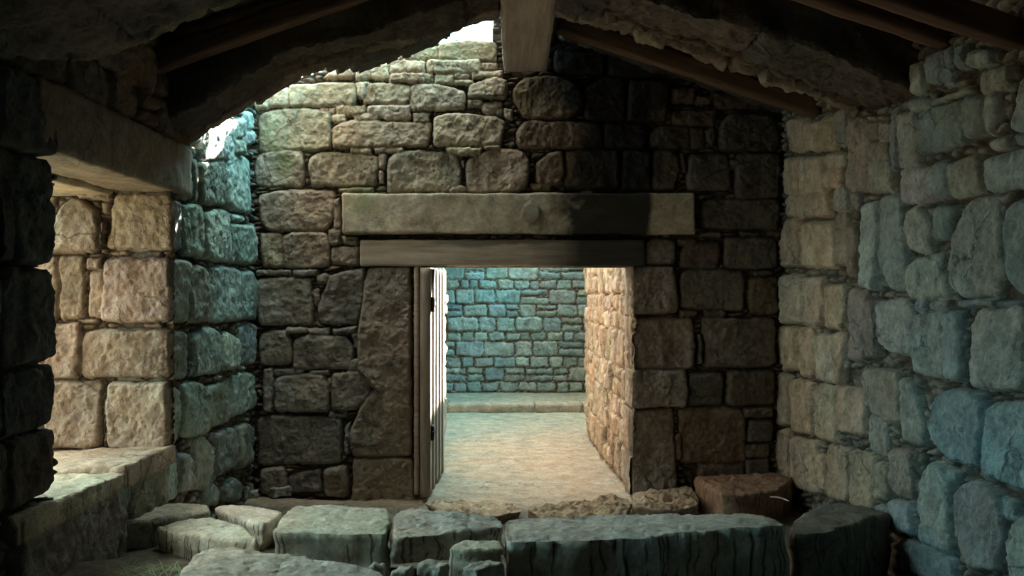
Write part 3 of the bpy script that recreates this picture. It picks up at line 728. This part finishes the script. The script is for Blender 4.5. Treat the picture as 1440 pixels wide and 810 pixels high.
slab('stone_slab', (205,746,241,733,296,723,333,733,364,754,368,768,338,768,290,757), .39, .20, SC, 102, 'wedge-shaped slab behind the sunken earth, split off from the corner slab', group=ROW, rough=.010)
slab('stone_slab', (300,710,330,707,399,716,390,727,371,740,334,730), .385, .18, SC, 103, 'small five-sided slab fitted between the wedge slab and the long pale slab', group=ROW)
slab('stone_slab', (373,742,393,728,402,714,545,714,549,738,544,748,374,746), .375, .30, SC, 104, 'long pale rectangular slab with a crisp straight front in the stone step', group=ROW,
     moss=lambda P: .7 * np.clip(1 - np.hypot(P[:, 0] + .47, (P[:, 1] - 4.35) * .5) / .12, 0, 1))
slab('stone_slab', (552,722,562,718,706,727,708,742,640,748,590,752,552,754), .355, .14, SC, 105, 'broken slab with a chipped front before the open plank door', group=ROW, rough=.010)
slab('stone_slab', (711,731,722,727,860,720,1000,724,1072,729,1106,738,1108,746,1040,751,960,753,830,759,713,763), .345, .42, SD, 106, 'very long grey slab crossing in front of the doorway', group=ROW)
slab('stone_slab', (1108,738,1120,726,1150,711,1193,709,1250,722,1300,742,1292,750,1250,750,1150,748,1124,754), .335, .40, (.22, .205, .18), 107, 'dim dark slab at the foot of the blue-grey wall', group=ROW)
slab('stone_slab', (286,776,320,774,420,781,500,787,536,803,560,850,215,850), .36, .22, SC, 108, 'loose flat slab lying in front of the step beside the earth mound', rough=.009)
# ledge under the gable wall
slab('ledge_stone', (892,690,950,684,970,682,984,702,975,712,930,714,892,709), .10, .2, (.34, .28, .22), 109, 'pale rough ledge stone against the wall beside the doorway', rough=.025, edge=.06)
slab('ledge_stone', (975,668,1050,664,1100,664,1118,674,1090,690,1040,696,1015,694), .19, .26, (.26, .165, .115), 110, 'reddish brown flat slab in the far corner of the room', rough=.012)
# threshold rocks
slab('threshold_stone', (598,704,640,701,720,705,735,716,690,724,620,722), .05, .12, (.36, .30, .225), 111, 'low worn threshold stone beside the open plank door', rough=.022, edge=.06)
slab('threshold_stone', (742,712,800,704,880,698,889,706,880,722,760,726), .06, .14, (.36, .29, .22), 112, 'cracked pinkish threshold stone near the bare passage wall', rough=.028, edge=.07)

# ================================================================== LOOSE ROCKS
def rock(name, px, py, z, size, col, seed, label, group=None, rotz=0., squash=.05):
    Y = (CZ - z) * F / (py - VY); X = (px - VX) / F * Y
    V, Q = rounded_block(size, min(size) / 9, min(size) * .2, min(size) * .16, seed, freq=1.1 / max(size) * 3.5)
    r = Matrix.Rotation(rotz, 3, 'Z') @ Matrix.Rotation(squash * ((seed % 5) - 2), 3, 'X')
    V = np.array([r @ Vector(p) for p in V])
    V[:, 2] -= V[:, 2].min()
    n = len(V)
    o = mesh_object(name, [dict(V=V, Q=Q, col=np.tile(np.asarray(col, float), (n, 1)))], M_SLAB)
    zf = float(floor_z(np.array([X]), np.array([Y]))[0]) - .035
    o.location = (X, Y, max(zf, z - size[2] * .5) if z > .25 else z)
    return tag(o, label, 'stone', group)
G1 = 'loose stones at the foot of the gable wall'
TS = (.27, .29, .265)
for i, (px, py, z, s, lb) in enumerate([
    (366, 690, .02, (.19, .16, .13), 'boxy loose stone in the corner behind the step'),
    (393, 699, .0, (.15, .13, .07), 'flattish pale stone behind the long pale slab'),
    (340, 701, .02, (.15, .12, .08), 'small rounded stone beneath the teal side wall'),
    (352, 703, .0, (.10, .09, .06), 'little stone wedged next to the boxy one'),
    (420, 690, -.01, (.22, .15, .12), 'dark loose stone against the gable wall base'),
    (455, 692, -.01, (.18, .14, .10), 'dark low stone between the wall base and step')]):
    rock('loose_stone', px, py, z, s, TS if i < 4 else DGREY, 130 + i, lb, G1, rotz=i * .7)
G2 = 'chips of rubble in the pit before the step'
for i, (px, py, s, lb) in enumerate([
    (530, 806, (.07, .07, .06), 'small angular rubble chip touching the loose flat slab'),
    (566, 809, (.11, .07, .05), 'cream wedge of rubble under the broken slab'),
    (610, 803, (.12, .08, .06), 'dark blue-grey rubble lump in the pit'),
    (680, 806, (.17, .10, .06), 'widest pale piece of rubble in the pit')]):
    rock('rubble_stone', px, py, .26, s, (.42, .42, .38), 150 + i, lb, G2, rotz=i * 1.3)
slab('stone_slab', None, .315, .16, SC, 160, 'low broken-off corner piece fitted against the front of the chipped slab', group=ROW, world=[(-.2, 4.16), (-.14, 4.285), (.05, 4.29), (.055, 4.14), (-.1, 4.12)])

# twig
def tube(name, pts, rad, mat):
    cu = bpy.data.curves.new(name, 'CURVE'); cu.dimensions = '3D'; cu.bevel_depth = rad; cu.bevel_resolution = 2
    sp = cu.splines.new('POLY'); sp.points.add(len(pts) - 1)
    for i, p in enumerate(pts): sp.points[i].co = (*p, 1); sp.points[i].radius = 1 - .5 * i / len(pts)
    tmp = bpy.data.objects.new('t', cu); C.objects.link(tmp)
    dg = bpy.context.evaluated_depsgraph_get()
    me = bpy.data.meshes.new_from_object(tmp.evaluated_get(dg)); bpy.data.objects.remove(tmp)
    me.materials.append(mat); me.name = name
    o = bpy.data.objects.new(name, me); C.objects.link(o); return o
tw = []
for k in range(7):
    t = k / 6; px = 1083 + 26 * t; py = 701 + 6 * t - 2 * math.sin(t * 3); z = .185
    Y = (CZ - z) * F / (py - VY); tw.append(((px - VX) / F * Y, Y, z + .01))
tag(tube('twig', tw, .006, M_TWIG), 'thin pale bare twig lying at the edge of the reddish brown slab', 'twig')

# dry grass on the mound
gv, gq = [], []
rg = random.Random(11)
for k in range(900):
    X = rg.uniform(-1.58, -.95); Y = rg.uniform(3.2, 4.1)
    if rg.random() > math.exp(-((X + 1.45) / .3) ** 2 - ((Y - 3.65) / .4) ** 2) * 1.4: continue
    if Y > 3.86 or X > -1.3: continue
    z = float(floor_z(np.array([X]), np.array([Y]))[0]) - .02
    a = rg.uniform(0, 6.28); L = rg.uniform(.06, .13); w = .0028
    d = np.array((math.cos(a), math.sin(a), 0)); s = np.array((-math.sin(a), math.cos(a), 0)) * w
    p = np.array((X, Y, z)); b = len(gv)
    for j in range(4):
        t = j / 3
        c = p + d * L * t + np.array((0, 0, 1)) * (L * .38 * t * (1.35 - t))
        gv.append(c + s * (1 - t * .8)); gv.append(c - s * (1 - t * .8))
    for j in range(3): gq.append((b + 2 * j, b + 2 * j + 1, b + 2 * j + 3, b + 2 * j + 2))
g = mesh_object('dry_grass', [dict(V=np.array(gv), Q=np.array(gq), col=np.tile((.1, .15, .1), (len(gv), 1)))], M_GRASS)
tag(g, 'thin dull green grass lying flat on the earth mound by the sill', 'grass', kind='stuff')

# ================================================================== ROOF
RX, RZ, RS = .2, 3.5, .335
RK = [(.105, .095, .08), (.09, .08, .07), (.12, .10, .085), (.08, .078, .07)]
def slope_place(side):
    def f(u, v, h):   # u along Y, v = horizontal distance from ridge
        return (RX + side * v, u, RZ - RS * v - h)
    return f
rl_keep = lambda U, V, D: U < np.interp(V, [0, .42, .5, .85, 1.28, 1.38, 1.75, 2.0], [6.08, 6.2, 6.28, 6.34, 6.34, 5.5, 5.3, 5.25]) + .05 * fbm(U * 3, V * 11, 4, 4)  # roof edge behind the rib, outlined to block sun and trim its patch
SUN_FLAP = 1.02
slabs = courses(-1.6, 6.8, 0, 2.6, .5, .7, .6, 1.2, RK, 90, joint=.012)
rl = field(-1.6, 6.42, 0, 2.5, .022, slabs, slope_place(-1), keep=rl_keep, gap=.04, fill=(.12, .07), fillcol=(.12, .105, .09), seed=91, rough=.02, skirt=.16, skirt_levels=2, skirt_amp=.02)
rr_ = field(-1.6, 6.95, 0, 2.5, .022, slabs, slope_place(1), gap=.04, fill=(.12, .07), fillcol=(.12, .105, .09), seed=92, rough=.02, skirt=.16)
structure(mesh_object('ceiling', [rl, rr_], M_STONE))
# ragged stone ribs carrying the roof
def rib(name, xs, zs, y0, y1, seed, cols, res=.011):
    x0, x1 = xs[0], xs[-1]
    st = courses(x0, x1, y0 - .1, y1 + .02, .45, .6, .7, 1.5, cols, seed, joint=.006)
    edge_st = courses(x0, x1, y1 - .10, y1 + .02, .11, .12, 1.2, 3.2, [(.25, .215, .175), (.20, .175, .145)], seed + 1, joint=.008)
    st = [s for s in st if np.mean([p[1] for p in s[0]]) < y1 - .2] + edge_st
    zf = lambda u: np.interp(u, xs, zs)
    return field(x0, x1, y0, y1 + .06, res, st, lambda u, v, h: (u, v, zf(u) - h), keep=lambda U, V, D: V < y1 + .045 * fbm(U * 7, V * 0, seed + 3, 4),
                 gap=.04, fill=(.12, .05), fillcol=(.16, .14, .115), seed=seed, rough=.017, skirt=.55, skirt_levels=14, skirt_amp=.035, edge=.025, bumps=.018,
                 base=lambda U, V: .03 * fbm(U * 4, V * 4, seed + 9, 3))
structure(mesh_object('ceiling_rib', [rib('a', [-1.80, -1.73, -1.46, -1.21, -.876, -.375, .05], [2.40, 2.42, 2.56, 2.73, 2.85, 3.0, 3.12], 4.78, 5.2, 201, RK),
    rib('b', [.36, 1.105, 1.797, 2.235], [3.14, 2.93, 2.70, 2.51], 4.55, 5.2, 211, RK)], M_STONE))
structure(mesh_object('ceiling_rib', [rib('c', [-1.82, -1.77, -1.43, -1.01, -.7, .0], [2.36, 2.37, 2.47, 2.66, 2.8, 3.08], 2.6, 3.5, 221, [(.17, .17, .155), (.14, .145, .135)])], M_STONE))
# end wall behind the camera
est = courses(-1.8, 2.2, -.1, 3.5, .25, .4, .8, 1.6, [(.07, .065, .06), (.09, .08, .07)], 95)  # unseen stones coloured near black to cut bounce light
ew = field(-1.8, 2.2, -.1, 3.55, .04, est, lambda u, v, h: (u, -1.5 + h, v), gap=.05, seed=96, keep=lambda U, V, D: V < 3.5 - RS * np.abs(U - RX) + .1)
structure(mesh_object('wall_front', [ew], M_STONE))

# ================================================================== TIMBERS
def beam(name, A, B, w, h, mat, seed, label, group=None, amp=.006, roll=0., soot=0., cat='beam', cracks=False):
    A = Vector(A); B = Vector(B); d = B - A; L = d.length
    V, Q = rounded_block((L, w, h), .035, .012, amp, seed, freq=7)
    n = len(V)
    o = mesh_object(name, [dict(V=V, Q=Q, col=np.tile((.2, .15, .1), (n, 1)), soot=np.full(n, soot))], mat)
    x = d.normalized(); zup = Vector((0, 0, 1)); y = zup.cross(x).normalized(); z = x.cross(y)
    m = Matrix((x, y, z)).transposed().to_4x4()
    m = m @ Matrix.Rotation(roll, 4, 'X')
    o.matrix_world = Matrix.Translation((A + B) / 2) @ m
    return tag(o, label, cat, group)
beam('ridge_beam', (.252, YB - .075, 3.13 + .12), (.14, 2.0, 3.13 + .12), .318, .24, M_RIDGE, 301, 'massive pale ridge beam running to the top of the gable wall', amp=.008)
GR = 'roof rafters'
beam('rafter', (.45, 5.95, 3.325), (2.2, 5.92, 2.737), .11, .125, M_BEAM, 302, 'long brown rafter slanting down close to the gable wall', GR)
beam('rafter', (.8, 4.24, 3.195), (2.2, 4.24, 2.73), .10, .11, M_BEAM, 303, 'reddish rafter whose end enters the dark recess above the blue-grey wall', GR)
beam('rafter', (.5, 3.64, 3.13), (2.22, 3.64, 2.545), .10, .11, M_BEAM, 304, 'second reddish rafter from the dark recess, resting on the blue-grey wall top', GR)
beam('rafter', (-.1, 4.66, 3.31), (-1.80, 4.66, 2.71), .10, .11, M_BEAM, 305, 'dark rafter above the window lintel, lit along its lower edge', GR)
beam('rafter_stub', (.62, 4.75, 3.16), (.70, 5.10, 3.10), .075, .09, M_BEAM, 306, 'short reddish rafter stub poking out beside the ridge beam', amp=.004)
beam('rafter_stub', (-.62, 4.9, 3.22), (-.52, 5.25, 2.98), .08, .09, M_BEAM, 307, 'short dark rafter stub hanging over the bright roof gap', amp=.004)

# ================================================================== LIGHT
def world():
    w = bpy.data.worlds.new('sky'); bpy.context.scene.world = w; w.use_nodes = True
    nt = w.node_tree; nt.nodes.clear(); L = nt.links.new
    out = N(nt, 'ShaderNodeOutputWorld'); bg = N(nt, 'ShaderNodeBackground'); L(bg.outputs[0], out.inputs[0])
    tc = N(nt, 'ShaderNodeTexCoord'); sp = N(nt, 'ShaderNodeSeparateXYZ'); L(tc.outputs['Generated'], sp.inputs[0])
    r = N(nt, 'ShaderNodeValToRGB'); e = r.color_ramp.elements
    e[0].position = 0.0; e[0].color = (.30, .26, .20, 1)
    e[1].position = 1.0; e[1].color = (1.65, 1.62, 1.4, 1)
    for p_, c_ in ((.49, (.66, 1.32, 1.44)), (.70, (.55, 1.15, 1.25)), (.84, (1.4, 1.58, 1.45))):
        x = e.new(p_); x.color = (*c_, 1)
    m = N(nt, 'ShaderNodeMath', operation='MULTIPLY_ADD'); L(sp.outputs['Z'], m.inputs[0]); m.inputs[1].default_value = .5; m.inputs[2].default_value = .5
    L(m.outputs[0], r.inputs[0])
    my = N(nt, 'ShaderNodeMapRange'); L(sp.outputs['Y'], my.inputs[0]); my.inputs[1].default_value = -.22; my.inputs[2].default_value = -.55
    mx = N(nt, 'ShaderNodeMix', data_type='RGBA'); L(my.outputs[0], mx.inputs[0]); L(r.outputs[0], mx.inputs[6]); mx.inputs[7].default_value = (.33, .25, .185, 1)
    mxx = N(nt, 'ShaderNodeMapRange'); L(sp.outputs['X'], mxx.inputs[0]); mxx.inputs[1].default_value = .05; mxx.inputs[2].default_value = .55
    m4 = N(nt, 'ShaderNodeMix', data_type='RGBA'); L(mxx.outputs[0], m4.inputs[0]); L(mx.outputs[2], m4.inputs[6]); m4.inputs[7].default_value = (.85, 2.1, 2.3, 1)
    L(m4.outputs[2], bg.inputs[0]); bg.inputs[1].default_value = 1.15
world()
sd = bpy.data.lights.new('sun', 'SUN'); sd.energy = 13.0; sd.angle = math.radians(.6); sd.color = (1.0, .91, .78)
so_ = bpy.data.objects.new('sun', sd); C.objects.link(so_)
SUN = Vector((.62, .9, .78)).normalized()
so_.rotation_euler = SUN.to_track_quat('Z', 'Y').to_euler()
def portal(name, loc, rot, sx, sy):
    d = bpy.data.lights.new(name, 'AREA'); d.shape = 'RECTANGLE'; d.size = sx; d.size_y = sy; d.cycles.is_portal = True
    o = bpy.data.objects.new(name, d); C.objects.link(o); o.location = loc; o.rotation_euler = rot; return o
R90 = math.radians(90)
portal('window_portal', (-2.6, 4.2, 1.4), (0, -R90, 0), 1.6, 1.7)
portal('roof_portal', (-.85, 6.2, 3.75), (0, 0, 0), 2.3, 1.5)
portal('yard_portal', (.8, 10.2, 3.5), (0, 0, 0), 1.7, 6.6)

# ================================================================== CAMERA AND VIEW
cd = bpy.data.cameras.new('camera'); cd.sensor_width = 36; cd.lens = F / 1440 * 36
cd.shift_x = (720 - VX) / 1440; cd.shift_y = (VY - 405) / 1440; cd.clip_start = .05
co = bpy.data.objects.new('camera', cd); C.objects.link(co); co.location = (0, 0, CZ); co.rotation_euler = (R90, 0, 0)
S = bpy.context.scene; S.camera = co
S.view_settings.view_transform = 'Standard'; S.view_settings.look = 'None'; S.view_settings.exposure = 2.8; S.view_settings.gamma = 1.0
S.view_settings.use_curve_mapping = False
S.cycles.use_denoising = True; S.cycles.max_bounces = 7; S.cycles.diffuse_bounces = 5; S.cycles.use_adaptive_sampling = True; S.cycles.adaptive_threshold = .03; S.cycles.sample_clamp_indirect = 6
